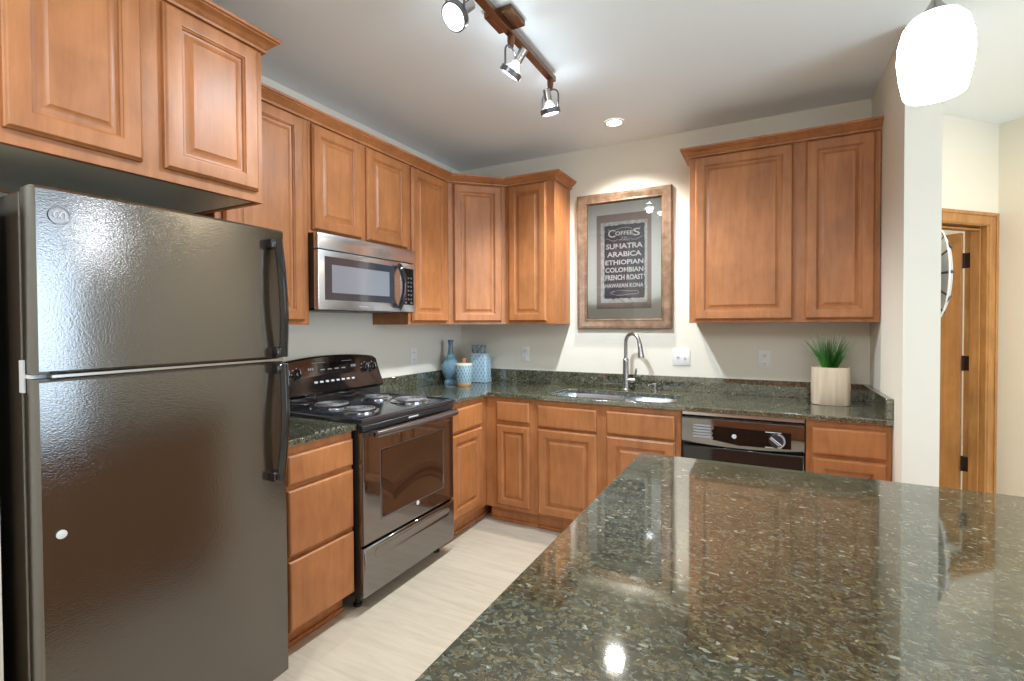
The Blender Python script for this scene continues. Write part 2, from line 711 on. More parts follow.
# open door leaf swung into the far room, hinged on the right jamb
bm = B()
hx, hy = L_O1 - .022, WT + .016
ca, sa = cos(radians(100)), sin(radians(100))
box(bm, .014, .774, -.035, 0, .012, 1.993, .002, 1)
bmesh.ops.transform(bm, matrix=Matrix.Translation((hx, hy, 0)) @ Matrix.Rotation(radians(101), 4, 'Z'), verts=bm.verts)
d1 = diag_struct('door_1', bm, 'wood_door', 'flat stained wood door standing open behind the right doorway')
for hz in (.41, 1.10, 1.80):
    bm = B()
    box(bm, L_O1 - .0215, L_O1 - .0175, WT - .028, WT + .012, hz - .05, hz + .05)
    tube(bm, [(hx + .0, hy - .002, hz - .052), (hx + .0, hy - .002, hz + .052)], .008, 10)
    bmesh.ops.transform(bm, matrix=Matrix.Translation(DO) @ Matrix.Rotation(radians(45), 4, 'Z'), verts=bm.verts)
    obj('hinge', bm, 'hinge', d1, label='dark bronze door hinge')

# far room behind the doorway and the living room behind the camera
bm = B(); box(bm, -.2, 6.4, 4.2, 4.3, 0, CZ); struct('wall_far_room', bm, 'wall')
bm = B(); box(bm, -.2, -.1, .12, 4.2, 0, CZ); struct('wall_far_left', bm, 'wall')
bm = B(); box(bm, 6.3, 6.4, .9, 4.2, 0, CZ); struct('wall_far_right', bm, 'wall')
bm = B()
box(bm, -.1, 3.95, -7.1, -7.0, 0, CZ); box(bm, 5.85, 6.3, -7.1, -7.0, 0, CZ)
box(bm, 3.95, 5.85, -7.1, -7.0, 2.45, CZ); box(bm, 3.95, 5.85, -7.1, -7.0, 0, .75)
struct('wall_rear', bm, 'wall')
bm = B()
box(bm, 6.0, 6.1, -7.0, -3.4, 0, CZ); box(bm, 6.0, 6.1, -1.4, 1.0, 0, CZ)
box(bm, 6.0, 6.1, -3.4, -1.4, 2.5, CZ); box(bm, 6.0, 6.1, -3.4, -1.4, 0, .4)
struct('wall_living_room', bm, 'wall')
bm = B()
for x in (3.95, 4.87, 5.79):
    box(bm, x, x + .06, -7.09, -7.01, .75, 2.45)
box(bm, 3.95, 5.85, -7.09, -7.01, .75, .81); box(bm, 3.95, 5.85, -7.09, -7.01, 2.39, 2.45)
struct('window_1', bm, 'white_plastic')
bm = B()
for y in (-3.4, -2.43, -1.46):
    box(bm, 6.01, 6.09, y, y + .06, .4, 2.5)
box(bm, 6.01, 6.09, -3.4, -1.4, .4, .46); box(bm, 6.01, 6.09, -3.4, -1.4, 2.44, 2.5)
struct('window_2', bm, 'white_plastic')

# ------------------------------------------------------------------ cabinets
FR = .022


def door_bm(x0, x1, z0, z1, y, inner=None):
    """raised-panel door; back face at local y, front towards -y"""
    w = x1 - x0
    k = min(1.0, (w - .035) / .26)
    a, b, c = .052 * k, .060 * k, .088 * k
    bm = B()
    rect_rings(bm, x0, x1, z0, z1, [(0, y), (0, y - .013), (.003, y - .015), (.004, y - .018), (.009, y - FR), (a - .004, y - FR), (a, y - FR + .0015), (a + .001, y - FR + .005),
                                    (a + .006 * k, y - FR + .008), (b, y - FR + .014), (b + .004 * k, y - FR + .0155), (b + .009 * k, y - FR + .0155), (c, y - FR + .0035),
                                    (c + .001, y - FR + .0025), (c + .004, y - FR + .0025)])
    return bm


def drawer_bm(x0, x1, z0, z1, y):
    bm = B()
    rect_rings(bm, x0, x1, z0, z1, [(0, y), (0, y - .013), (.002, y - .016), (.004, y - .0185), (.009, y - FR + .0005), (.013, y - FR), (.016, y - FR)])
    return bm


def cabinet(label, loc, rotz, w, z0, z1, depth, doors=(), drawers=(), toe=False, name='wall_cabinet', under=None, hollow=False, group=None, cat='cabinet', false_fronts=()):
    t_ = thing(name, label, cat, (loc[0], loc[1], 0 if toe else z0), rotz, group)
    dz = 0 if toe else z0
    e = .0005
    bm = B()
    if under:
        lip = .018
        box(bm, e, lip, -depth + .019, -.004, z0 - dz, z1 - dz)
        box(bm, w - lip, w - e, -depth + .019, -.004, z0 - dz, z1 - dz)
        box(bm, lip, w - lip, -.02, -.004, z0 - dz, z1 - dz)
        box(bm, lip, w - lip, -depth + .019, -.02, z0 + .012 - dz, z1 - dz)
    elif hollow:
        box(bm, .001, .018, -depth + .019, -.004, z0, z1)
        box(bm, w - .018, w - .001, -depth + .019, -.004, z0, z1)
        box(bm, .018, w - .018, -.016, -.004, z0, z1)
        box(bm, .018, w - .018, -depth + .019, -.016, z0, z0 + .018)
    else:
        box(bm, .001, w - .001, -depth + .019, -.004, z0 - dz, z1 - dz)
    obj('cabinet_body', bm, 'wood', t_, smooth=False)
    bm = B()
    box(bm, e, w - e, -depth, -depth + .019, z0 - dz, z1 - dz, .0012, 1)
    obj('face_frame', bm, 'wood', t_)
    if under:
        bm = B()
        box(bm, .019, w - .019, -depth + .02, -.021, z0 + .006 - dz, z0 + .0125 - dz)
        obj('bottom_panel', bm, under, t_, smooth=False, label='pale unfinished underside panel')
    for (a, b, c, d) in doors:
        obj('door', door_bm(a, b, c - dz, d - dz, -depth - .0005), 'wood', t_)
    for (a, b, c, d) in drawers:
        obj('drawer', drawer_bm(a, b, c - dz, d - dz, -depth - .0005), 'wood', t_)
    for (a, b, c, d) in false_fronts:
        obj('false_drawer_front', drawer_bm(a, b, c - dz, d - dz, -depth - .0005), 'wood', t_)
    if toe:
        bm = B()
        box(bm, .001, w - .001, -depth + .072, -.01, 0, z0)
        box(bm, .001, w - .001, -depth + .060, -depth + .072, 0, .022, .004, 2)
        obj('toe_kick', bm, 'wood', t_)
    return t_


CROWN = [(0, 0), (.013, 0), (.015, .003), (.015, .009), (.009, .011), (.009, .014), (.020, .022), (.032, .033), (.042, .038), (.042, .043), (.049, .045), (.051, .048), (.051, .056), (0, .056)]
ZU, ZT = 1.384, 2.408


def crown_prof(z):
    return [(o_, z + h) for o_, h in CROWN]


# cabinet above the refrigerator
OF0, OF1 = -3.060, -2.321
OZ0, OZT, OD = 1.848, 2.420, .645
fc = cabinet('two-door wood cabinet hung high above the black refrigerator', (0, OF0), HALF, OF1 - OF0, OZ0, OZT, OD,
             doors=[(.017, .327, 1.886, 2.412), (.389, .712, 1.886, 2.412)], under='pale_panel')
bm = B()
sweep(bm, [(0, -OD), (OF1 - OF0, -OD), (OF1 - OF0, -.33)], crown_prof(OZT - OZ0))
obj('crown_molding', bm, 'wood', fc)

# run of wall cabinets on the left wall
A0, A1 = -2.303, -1.832
cabinet('tall wood wall cabinet between refrigerator cabinet and microwave, one door', (0, A0), HALF, A1 - A0, ZU, ZT, .305, doors=[(.03, A1 - A0 - .038, 1.404, 2.402)])
cabinet('short two-door wood wall cabinet directly above the microwave', (0, -1.832), HALF, .765, 1.85, ZT, .305,
        doors=[(.018, .352, 1.868, 2.402), (.396, .747, 1.868, 2.402)])
cabinet('narrow wood wall cabinet between microwave and the corner cabinet', (0, -1.067), HALF, .457, ZU, ZT, .305, doors=[(.028, .415, 1.404, 2.402)])
# diagonal corner cabinet
t_ = thing('corner_wall_cabinet', 'wood wall cabinet set diagonally across the corner above the blue vases', 'cabinet', (0, 0, ZU), 0)
bm = B()
prism(bm, [(.004, -.004), (.004, -.6095), (.304, -.6095), (.6095, -.304), (.6095, -.004)], 0, ZT - ZU)
obj('cabinet_body', bm, 'wood', t_, smooth=False)
D45 = Matrix.Translation((.305, -.61, 0)) @ Matrix.Rotation(radians(45), 4, 'Z')
bm = door_bm(.035, .396, .02, 2.402 - ZU, -.001)
bmesh.ops.transform(bm, matrix=D45, verts=bm.verts)
obj('door', bm, 'wood', t_)
# cabinet right of the corner
cabinet('narrow wood wall cabinet right of the corner, left of the framed poster', (.61, 0), 0, .40, ZU, ZT, .305, doors=[(.032, .335, 1.404, 2.402)])
# crown running along the whole left run and round the corner
t_ = thing('crown_molding', 'long stepped wood crown molding along the left wall cabinets and corner', 'molding', (.3, -1.3, ZT))
bm = B()
sweep(bm, [(.3065, A0 + .002), (.3065, -.6105), (.6105, -.3065), (1.0115, -.3065), (1.0115, -.002)], crown_prof(ZT))
obj('molding', bm, 'wood', t_, world=True)
# big right wall cabinet
UR0, UR1 = 1.918, XW - .003
rc = cabinet('wide two-door wood wall cabinet right of the framed poster', (UR0, 0), 0, UR1 - UR0, ZU, ZT, .305,
             doors=[(.036, .564, 1.404, 2.402), (.626, .944, 1.404, 2.402)])
bm = B()
sweep(bm, [(0, -.002), (0, -.305), (UR1 - UR0, -.305)], crown_prof(ZT - ZU))
obj('crown_molding', bm, 'wood', rc)

# base cabinets
ZB = .115
ZBT = .884
cabinet('three-drawer wood base cabinet between refrigerator and black range', (0, -2.245), HALF, .392, ZB, ZBT, .61,
        drawers=[(.030, .384, .722, .846), (.030, .384, .428, .702), (.030, .384, .118, .408)], toe=True, name='base_cabinet')
cabinet('wood base cabinet right of the black range, against the corner', (0, -1.078), HALF, 1.078, ZB, ZBT, .61,
        doors=[(.022, .390, .158, .684)], drawers=[(.022, .390, .702, .848)], toe=True, name='base_cabinet')
cabinet('narrowest wood base cabinet beside the corner, left of the sink cabinet', (.611, 0), 0, .374, ZB, ZBT, .61,
        doors=[(.095, .342, .146, .695)], drawers=[(.095, .342, .722, .856)], toe=True, name='base_cabinet')
cabinet('wide two-door wood base cabinet under the stainless sink', (.985, 0), 0, .933, ZB, ZBT, .61,
        doors=[(.030, .431, .13, .692), (.494, .898, .13, .692)], false_fronts=[(.030, .431, .708, .846), (.494, .898, .708, .846)],
        toe=True, name='sink_base_cabinet', hollow=True)
cabinet('wood base cabinet at the right end between dishwasher and wall', (2.532, 0), 0, XW - 2.534, ZB, ZBT, .61,
        doors=[(.026, .338, .13, .694)], drawers=[(.026, .338, .714, .85)], toe=True, name='base_cabinet')

# ------------------------------------------------------------------ worktops
ZC0, ZC1 = .885, .914
t_ = thing('countertop', 'short dark granite countertop between refrigerator and range', 'countertop', (.3, -2.05, ZC0))
bm = B()
curve_plate(bm, [(.003, -2.247), (.638, -2.247), (.638, -1.850), (.003, -1.850)], [], ZC0, ZC1)
obj('worktop', bm, 'granite', t_, world=True)
bm = B(); box(bm, .003, .022, -2.247, -1.850, ZC1, 1.015, .002, 1)
obj('backsplash', bm, 'granite', t_, world=True)

t_ = thing('countertop', 'long L-shaped dark granite countertop from range round to right wall', 'countertop', (1.5, -.3, ZC0))
SX0, SX1, SY0, SY1 = 1.062, 1.862, -.575, -.205
hole = [(x, y) for x, y, z in rrect((SX0 + SX1) / 2, (SY0 + SY1) / 2, SX1 - SX0, SY1 - SY0, .085, 0, 8)]
xr = XW - .002
bm = B()
curve_plate(bm, [(.003, -1.079), (.637, -1.079), (.637, -.655), (.642, -.643), (.655, -.638), (xr, -.638), (xr, -.003), (.003, -.003)], [hole[::-1]], ZC0, ZC1)
obj('worktop', bm, 'granite', t_, world=True)
bm = B()
box(bm, .003, .022, -1.079, -.003, ZC1, 1.015, .002, 1)
box(bm, .022, xr - .031, -.022, -.003, ZC1, 1.015, .002, 1)
obj('backsplash', bm, 'granite', t_, world=True)
bm = B()
box(bm, xr - .031, xr, -.638, -.003, ZC1, 1.015, .003, 1)
obj('end_splash', bm, 'granite', t_, world=True)

# undermount double-bowl sink
t_ = thing('kitchen_sink', 'stainless double-bowl sink set under the granite countertop', 'sink', (1.46, -.39, .70))
bm = B()


def bowl(cx, cy, w, d, depth):
    z = ZC0 - .004
    R = [rrect(cx, cy, w, d, .075, z), rrect(cx, cy, w - .012, d - .012, .07, z - .012), rrect(cx, cy, w - .03, d - .03, .065, z - depth + .03),
         rrect(cx, cy, w - .07, d - .07, .05, z - depth), rrect(cx, cy, .10, .10, .049, z - depth - .004)]
    R2 = [[(x + (cx - x) * -.012, y + (cy - y) * -.012, zz - .002) for x, y, zz in r] for r in R]
    loft(bm, R2[::-1] + R, True, True)


bowl(1.062 + .225, -.39, .455, .375, .19)
obj('large_bowl', bm, 'steel', t_, world=True)
bm = B()
bowl(1.535 + .165, -.39, .325, .375, .16)
obj('small_bowl', bm, 'steel', t_, world=True)
bm = B()
hl = [(x, y) for x, y, z in rrect(1.287, -.39, .452, .372, .075, 0)]
hr = [(x, y) for x, y, z in rrect(1.70, -.39, .322, .372, .075, 0)]
curve_plate(bm, [(1.03, -.605), (1.89, -.605), (1.89, -.175), (1.03, -.175)], [hl[::-1], hr[::-1]], .8795, .8845, .001)
obj('rim', bm, 'steel', t_, world=True)
for cx in (1.287, 1.70):
    bm = B()
    lathe(bm, (cx, -.39, .70 if cx < 1.5 else .722), [(.045, -.008), (.045, .001), (.036, .002), (.03, -.002)], 20)
    obj('drain', bm, 'chrome', t_, world=True)

# faucet
t_ = thing('faucet', 'tall brushed nickel gooseneck faucet behind the sink', 'faucet', (1.47, -.125, ZC1))
bm = B()
lathe(bm, (0, 0, 0), [(.030, 0), (.030, .006), (.024, .012), (.021, .10), (.020, .20), (.021, .212), (.019, .22), (.015, .225)], 24)
obj('body', bm, 'nickel', t_)
dx, dy = cos(radians(-30)), sin(radians(-30))
pts = [(0, 0, .215), (0, 0, .30)]
R_ = .062
for k in range(1, 17):
    a = pi - (pi * .94) * k / 16
    s_ = R_ + R_ * cos(a)
    pts.append((dx * s_, dy * s_, .335 + R_ * sin(a)))
bm = B(); tube(bm, pts, .0125, 14)
obj('spout', bm, 'nickel', t_)
e = pts[-1]
s_ = 2 * R_ + .008
bm = B()
tube(bm, [(e[0], e[1], e[2] + .006), (dx * s_, dy * s_, e[2] - .03), (dx * (s_ + .006), dy * (s_ + .006), e[2] - .07), (dx * (s_ + .011), dy * (s_ + .011), e[2] - .105), (dx * (s_ + .011), dy * (s_ + .011), e[2] - .109)],
     [.0135, .016, .0185, .023, .019], 16)
obj('spray_head', bm, 'nickel', t_)
bm = B()
tube(bm, [(.015, 0, .07), (.055, 0, .07), (.068, 0, .07)], [.017, .018, .014], 16)
tube(bm, [(.060, 0, .072), (.066, -.004, .10), (.075, -.008, .145), (.078, -.009, .158)], [.008, .007, .009, .004], 12)
obj('handle', bm, 'nickel', t_)

t_ = thing('soap_dispenser', 'short brushed nickel soap dispenser cap right of the faucet', 'soap dispenser', (1.668, -.125, ZC1))
bm = B()
lathe(bm, (0, 0, 0), [(.021, 0), (.021, .008), (.014, .012), (.014, .035), (.017, .038), (.017, .056), (.012, .06)], 20)
obj('pump_body', bm, 'nickel', t_)
bm = B(); tube(bm, [(.004, 0, .05), (-.03, -.045, .05), (-.032, -.048, .042)], [.007, .006, .005], 10)
obj('nozzle', bm, 'nickel', t_)

# ------------------------------------------------------------------ refrigerator
FY0, FW = -3.028, .703
t_ = thing('refrigerator', 'black textured top-freezer refrigerator at the left edge', 'refrigerator', (0, FY0, 0), HALF)
bm = B()
box(bm, 0, FW, -.688, -.03, .03, 1.725, .006, 2)
obj('body', bm, 'fridge_black', t_)
bm = B(); box(bm, .02, FW - .02, -.70, -.60, .012, .085, .004, 1)
for k in range(14):
    box(bm, .05 + k * .043, .08 + k * .043, -.704, -.699, .03, .07)
obj('base_grille', bm, 'black_plastic', t_)


def fridge_door(z0, z1):
    bm = B()
    # gently crowned door front
    n = 12
    rings = []
    for k in range(n + 1):
        s = k / n
        x = .001 + s * (FW - .002)
        bow = .006 * (1 - (2 * s - 1) ** 2)
        edge = .012 if k in (0, n) else 0.0
        rings.append([(x, -.695, z0), (x, -.762 - bow + edge, z0), (x, -.770 - bow + edge, z0 + .008), (x, -.770 - bow + edge, z1 - .008), (x, -.762 - bow + edge, z1), (x, -.695, z1)])
    # rounded vertical edges
    rings.insert(1, [(.006, y - (.010 if abs(y) > .7 else 0), z) for (x, y, z) in rings[0]])
    rings.insert(-1, [(FW - .006, y - (.010 if abs(y) > .7 else 0), z) for (x, y, z) in rings[-1]])
    loft(bm, rings)
    return bm


def gasket(z0, z1):
    bm = B()
    box(bm, .012, FW - .012, -.697, -.686, z0, z1)
    return bm


fz = obj('freezer_door', fridge_door(1.262, 1.732), 'fridge_black', t_)
fd = obj('lower_door', fridge_door(.085, 1.250), 'fridge_black', t_)
obj('door_gasket', gasket(1.27, 1.72), 'black_plastic', t_)
obj('door_gasket', gasket(.095, 1.24), 'black_plastic', t_)
bm = B()
box(bm, .0, .05, -.74, -.68, 1.2515, 1.2605)
box(bm, -.004, -.0005, -.708, -.682, 1.215, 1.297)
obj('hinge', bm, 'grey_mark', t_, label='grey centre hinge')
bm = B(); box(bm, .03, FW - .01, -.768, -.70, 1.2525, 1.2595)
obj('gap_strip', bm, 'nickel', t_)


def handle(z0, z1, mount_top):
    bm = B()
    hx_ = FW - .052
    n = 14
    rings = []
    for k in range(n + 1):
        s = k / n
        z = z0 + (z1 - z0) * s
        if mount_top:
            bow = .030 * (1 - s) ** 1.2
        else:
            bow = .030 * s ** 1.2
        y = -.818 + (.0 if True else 0)
        out = .018 * sin(pi * s)
        w = .015
        x = hx_ + bow * .55
        y = -.806 - out
        rings.append([(x - w, y + .010, z), (x - w * .6, y - .008, z), (x, y - .013, z), (x + w * .6, y - .008, z), (x + w, y + .010, z), (x, y + .013, z)])
    loft(bm, rings)
    # mounts at both ends reach back to the door
    for z, s in ((z0, 0), (z1 - .035, 1)):
        bow = .030 * ((1 - s) if mount_top else s)
        x = hx_ + bow * .55
        box(bm, x - .030, x + .012, -.808, -.765, z, z + .035, .006, 2)
    return bm


obj('handle', handle(1.268, 1.690, True), 'black_gloss', fz, ang=50)
obj('handle', handle(.822, 1.243, False), 'black_gloss', fd, ang=50)
# round badges
bm = B()
bx, bz = .050, 1.662
yy = -.7735
lathe(bm, (bx, yy + .001, bz), [(.0225, 0), (.0225, -.002), (.0195, -.0022), (.0195, -.0008), (.019, -.0004)], 32, 'y')
bd = obj('emblem', bm, 'lamp_metal', fz, label='round silver emblem with a curling monogram')
bm = B()
for sx_ in (-1, 1):
    pts = []
    for k in range(18):
        a = radians(-60 + 300 * k / 17)
        pts.append((bx + sx_ * .0065 + .0055 * cos(a) * sx_, yy - .0012, bz + .001 + .008 * sin(a)))
    tube(bm, pts, .0012, 6)
obj('monogram', bm, 'grey_mark', bd)
bm = B()
lathe(bm, (.041, -.7725, .854), [(.011, 0), (.011, -.003), (.008, -.004)], 24, 'y')
obj('badge', bm, 'grey_mark', fd, label='small round grey badge')

# ------------------------------------------------------------------ range
RY0, RW = -1.845, .762
t_ = thing('electric_range', 'black electric coil range between the base cabinets', 'range', (0, RY0, 0), HALF)
bm = B()
box(bm, .004, RW - .004, -.640, -.03, .075, .905)
for x_ in (.06, RW - .06):
    for y_ in (-.57, -.09):
        lathe(bm, (x_, y_, 0), [(.022, 0), (.022, .012), (.012, .016), (.012, .076)], 16)
obj('body', bm, 'black_plastic', t_, smooth=False)
bm = B()
rect = [(0, -.03), (RW, -.03), (RW, -.668), (0, -.668)]
R = [[(x, y, .905) for x, y in rect], [(x, y, .930) for x, y in rect]]


def ins(d, z):
    return [(d, -.03 - d, z), (RW - d, -.03 - d, z), (RW - d, -.668 + d, z), (d, -.668 + d, z)]


loft(bm, [ins(.002, .903), ins(0, .908), ins(0, .928), ins(.004, .934), ins(.016, .935), ins(.022, .929), ins(.024, .929)])
obj('cooktop', bm, 'cooktop', t_)

# back control panel
bm = B()
n = 28
rings = []
for k in range(n + 1):
    s = k / n
    q = 2 * s - 1
    x = .004 + s * (RW - .008)
    zt = 1.178 + .026 * (1 - q * q)
    if k in (0, n):
        zt -= .010
    tw = .022 * (1 if k in (0, n) else 0)
    cxm = RW / 2
    xt = cxm + (x - cxm) * (.972 if True else 1)
    rings.append([(x, -.028, .930), (xt, -.028, zt), (xt, -.048, zt), (xt, -.057, zt - .008), (x, -.070, 1.095), (x, -.074, 1.085), (x, -.107, 1.012), (x, -.112, 1.000), (x, -.104, .990), (x, -.080, .980), (x, -.078, .930)])
loft(bm, rings)
cp = obj('control_panel', bm, 'panel_gloss', t_)


def oriented(bm, x, z, lower=False):
    """move marks onto the upper (dark) or the lower, more tilted face of the control panel"""
    if lower:
        y, tilt = -.074 - (1.085 - z) * (.033 / .073), math.atan2(.033, .073)
    else:
        y, tilt = -.0575 - (1.18 - z) * (.0125 / .085), math.atan2(.0125, .085)
    bmesh.ops.transform(bm, matrix=Matrix.Translation((x, y, z)) @ Matrix.Rotation(-tilt, 4, 'X'), verts=bm.verts)
    return bm


for x in (.055, .125, .635, .700):
    bm = B()
    lathe(bm, (0, 0, 0), [(.026, .0), (.026, -.006), (.021, -.010), (.019, -.022), (.016, -.024)], 24, 'y')
    box(bm, -.005, .005, -.032, -.010, -.019, .019, .002, 1)
    kb = obj('knob', oriented(bm, x, 1.112), 'black_gloss', cp)
    bm = B()
    box(bm, -.0012, .0012, -.0328, -.0318, -.002, .017)
    obj('pointer', oriented(bm, x, 1.112), 'grey_mark', kb)
    bm = B()
    for a in range(0, 360, 45):
        ca_, sa_ = cos(radians(a)), sin(radians(a))
        box(bm, .033 * ca_ - .0022, .033 * ca_ + .0022, -.0012, 0.0, .033 * sa_ - .0022, .033 * sa_ + .0022)
    obj('dial_marks', oriented(bm, x, 1.112), 'grey_mark', cp)
bm = B(); box(bm, .27, .50, -.002, .002, -.026, .026, .001, 1)
dp = obj('display', oriented(bm, 0, 1.135), 'black_glass', cp)
bm = B()
for k in range(8):
    box(bm, .225 + k * .040, .248 + k * .040, -.0012, .0002, -.007, .004)
obj('key_legends', oriented(bm, 0, 1.058, True), 'grey_mark', cp)
bm = B()
for k in range(4):
    box(bm, .285 + k * .052, .315 + k * .052, -.0030, -.0018, -.014, -.008)
for x_ in (.20, .52):
    for k in range(3):
        box(bm, x_ + k * .014, x_ + .009 + k * .014, -.0012, .0002, -.010, .004)
box(bm, .23, .53, -.0012, .0002, .029, .0315)
obj('display_legends', oriented(bm, 0, 1.135), 'dim_mark', cp)


def burner(x, y, r):
    bm = B()
    lathe(bm, (x, y, .929), [(r + .018, 0), (r + .018, .005), (r + .010, .007), (r + .003, .003), (r * .5, .001), (.01, .001)], 36)
    b_ = obj('burner', bm, 'chrome', t_, label='chrome drip pan')
    bm = B()
    turns = 4
    pts = []
    N = 40 * turns
    for k in range(N + 1):
        a = 2 * pi * turns * k / N
        rr = .018 + (r - .022) * k / N
        pts.append((x + rr * cos(a), y + rr * sin(a), .9435))
    tube(bm, pts, .0046, 8)
    for a in (90, 210, 330):
        c_, s_ = cos(radians(a)), sin(radians(a))
        tube(bm, [(x + .01 * c_, y + .01 * s_, .938), (x + r * c_, y + r * s_, .938)], .003, 6)
    obj('coil', bm, 'coil', b_, label='grey heating coil')


for (wx, wy, r) in ((.455, -1.640, .078), (.195, -1.600, .098), (.215, -1.265, .078), (.470, -1.255, .098)):
    burner(wy - RY0, -wx, r)

# oven door, window, handle, drawer
bm = B()
rect_rings(bm, .006, RW - .006, .330, .872, [(0, -.632), (0, -.660), (.004, -.666), (.012, -.668), (.014, -.668)])
od = obj('oven_door', bm, 'dark_door_glass', t_)
bm = B()
rect_rings(bm, .125, RW - .115, .425, .765, [(0, -.667), (.0005, -.6695), (.004, -.6700), (.005, -.6688), (.006, -.6685)], back=False)
ow = obj('window', bm, 'oven_window', od)
bm = B()
ring_frame(bm, .120, RW - .110, .420, .770, [(0, -.6675), (.001, -.6695), (.004, -.6695), (.005, -.6675)])
obj('window_border', bm, 'faint_mark', od)
bm = B()
box(bm, .006, RW - .006, -.668, -.632, .875, .902, .003, 1)
obj('vent_strip', bm, 'black_plastic', t_)
bm = B()
pts = [(.045 + (RW - .09) * k / 16, -.712 - .012 * sin(pi * k / 16), .862) for k in range(17)]
rings = []
for (x, y, z) in pts:
    rings.append([(x, y + .012, z + .016), (x, y - .004, z + .019), (x, y - .016, z + .012), (x, y - .020, z - .003), (x, y - .012, z - .017), (x, y + .006, z - .020), (x, y + .014, z - .006)])
loft(bm, rings)
for x in (.045, RW - .085):
    box(bm, x, x + .04, -.715, -.662, .848, .874, .004, 1)
obj('handle', bm, 'handle_black', od, ang=60)
bm = B()
lathe(bm, (.408, -.668, .412), [(.012, 0), (.012, -.0025), (.009, -.003)], 24, 'y')
obj('badge', bm, 'grey_mark', od, label='small round silver badge')
bm = B()
box(bm, .340, .420, -.6684, -.6676, .886, .893)
obj('nameplate', bm, 'grey_mark', t_)
bm = B()
rect_rings(bm, .006, RW - .006, .080, .318, [(0, -.632), (0, -.660), (.004, -.668), (.010, -.671), (.016, -.671)])
sd = obj('storage_drawer', bm, 'range_gloss', t_)
bm = B()
zc, hh = .268, .026
pr = []
for k in range(13):
    a = pi / 2 + pi * k / 12
    pr.append((.10 + hh * cos(a), zc + hh * sin(a)))
for k in range(13):
    a = -pi / 2 + pi * k / 12
    pr.append((RW - .085 + hh * cos(a), zc + hh * sin(a)))
loft(bm, [[(x, -.6705, z) for x, z in pr], [(x, -.6725, z) for x, z in pr], [(x + (RW / 2 - x) * .01, -.6725, zc + (z - zc) * .85) for x, z in pr],
          [(x + (RW / 2 - x) * .02, -.6712, zc + (z - zc) * .7) for x, z in pr]])
obj('finger_grip', bm, 'dark_door_glass', sd)

# ------------------------------------------------------------------ microwave
MY0, MW_ = -1.830, .762
Z0, Z1 = 1.461, 1.849
t_ = thing('microwave', 'stainless over-the-range microwave under the short wall cabinet', 'microwave', (0, MY0, Z0), HALF)
H = Z1 - Z0
bm = B(); box(bm, .002, MW_ - .002, -.340, -.004, .010, H - .001)
obj('body', bm, 'steel_side', t_, smooth=False)
bm = B(); box(bm, .02, MW_ - .02, -.345, -.03, -.004, .012, .004, 1)
obj('underside_vent', bm, 'black_plastic', t_)
bm = B(); box(bm, 0, MW_, -.372, -.338, .306, H, .004, 2)
vg = obj('vent_grille', bm, 'steel', t_)
bm = B(); box(bm, 0, .612, -.372, -.338, .0, .302, .004, 2)
dr = obj('door', bm, 'steel', t_)
bm = B()
box(bm, .040, .560, -.3735, -.371, .050, .272, .001, 1)
wd = obj('window', bm, 'mw_glass', dr)
bm = B()
box(bm, .085, .515, -.3742, -.3728, .088, .232, .0005, 1)
obj('screen', bm, 'mw_inner', wd)
bm = B()
pts = []
for k in range(19):
    s = k / 18
    pts.append((.590 + .012 * sin(pi * s), -.380 - .036 * sin(pi * s) ** .7, .022 + .262 * s))
tube(bm, pts, .016, 12)
obj('handle', bm, 'black_gloss', dr)
bm = B(); box(bm, .615, MW_, -.372, -.338, .0, .302, .004, 2)
cpn = obj('control_panel', bm, 'steel', t_)
bm = B(); box(bm, .640, .738, -.3735, -.371, .045, .270, .001, 1)
kp = obj('keypad', bm, 'black_gloss', cpn)
bm = B()
for r_ in range(6):
    for c_ in range(3):
        box(bm, .655 + c_ * .026, .668 + c_ * .026, -.3742, -.3732, .075 + r_ * .026, .086 + r_ * .026)
for c_ in (0, 2):
    box(bm, .652 + c_ * .026, .672 + c_ * .026, -.3742, -.3732, .053, .064)
obj('key_legends', bm, 'faint_mark', kp)
bm = B(); box(bm, .27, .345, -.3733, -.3718, .018, .024)
obj('nameplate', bm, 'dim_mark', dr)

# ------------------------------------------------------------------ dishwasher
t_ = thing('dishwasher', 'black built-in dishwasher between sink cabinet and right end cabinet', 'dishwasher', (1.9215, 0, 0))
w = .607
bm = B(); box(bm, .005, w - .005, -.585, -.03, .02, .86)
obj('tub', bm, 'black_plastic', t_, smooth=False)
bm = B(); box(bm, 0, w, -.612, -.55, .860, .882, .003, 1)
obj('top_trim', bm, 'steel', t_)
bm = B()
# curved control fascia
rings = []
n = 20
for k in range(n + 1):
    s = k / n
    x = .002 + s * (w - .004)
    sag = .018 * (1 - (2 * s - 1) ** 2)
    rings.append([(x, -.585, .858), (x, -.622, .856), (x, -.632, .846), (x, -.634, .730 - sag), (x, -.624, .716 - sag), (x, -.585, .716 - sag)])
loft(bm, rings)
fa = obj('control_fascia', bm, 'range_gloss', t_)
bm = B()
pl = [(.165, .735), (.170, .748), (.160, .758), (.168, .770), (.160, .784), (.172, .798), (.170, .812), (.545, .806), (.545, .722), (.30, .717)]
loft(bm, [[(x, -.6325, z) for x, z in pl], [(x, -.6352, z) for x, z in pl]])
pn = obj('dark_panel', bm, 'black_glass', fa)
bm = B()
lathe(bm, (.275, -.635, .765), [(.012, 0), (.012, -.004), (.008, -.005)], 24, 'y')
obj('badge', bm, 'grey_mark', fa, label='small round silver badge')
bm = B()
lathe(bm, (.480, -.634, .764), [(.040, 0), (.040, -.010), (.034, -.018), (.030, -.019)], 32, 'y')
dk = obj('dial', bm, 'black_plastic', fa, label='black cycle dial')
bm = B()
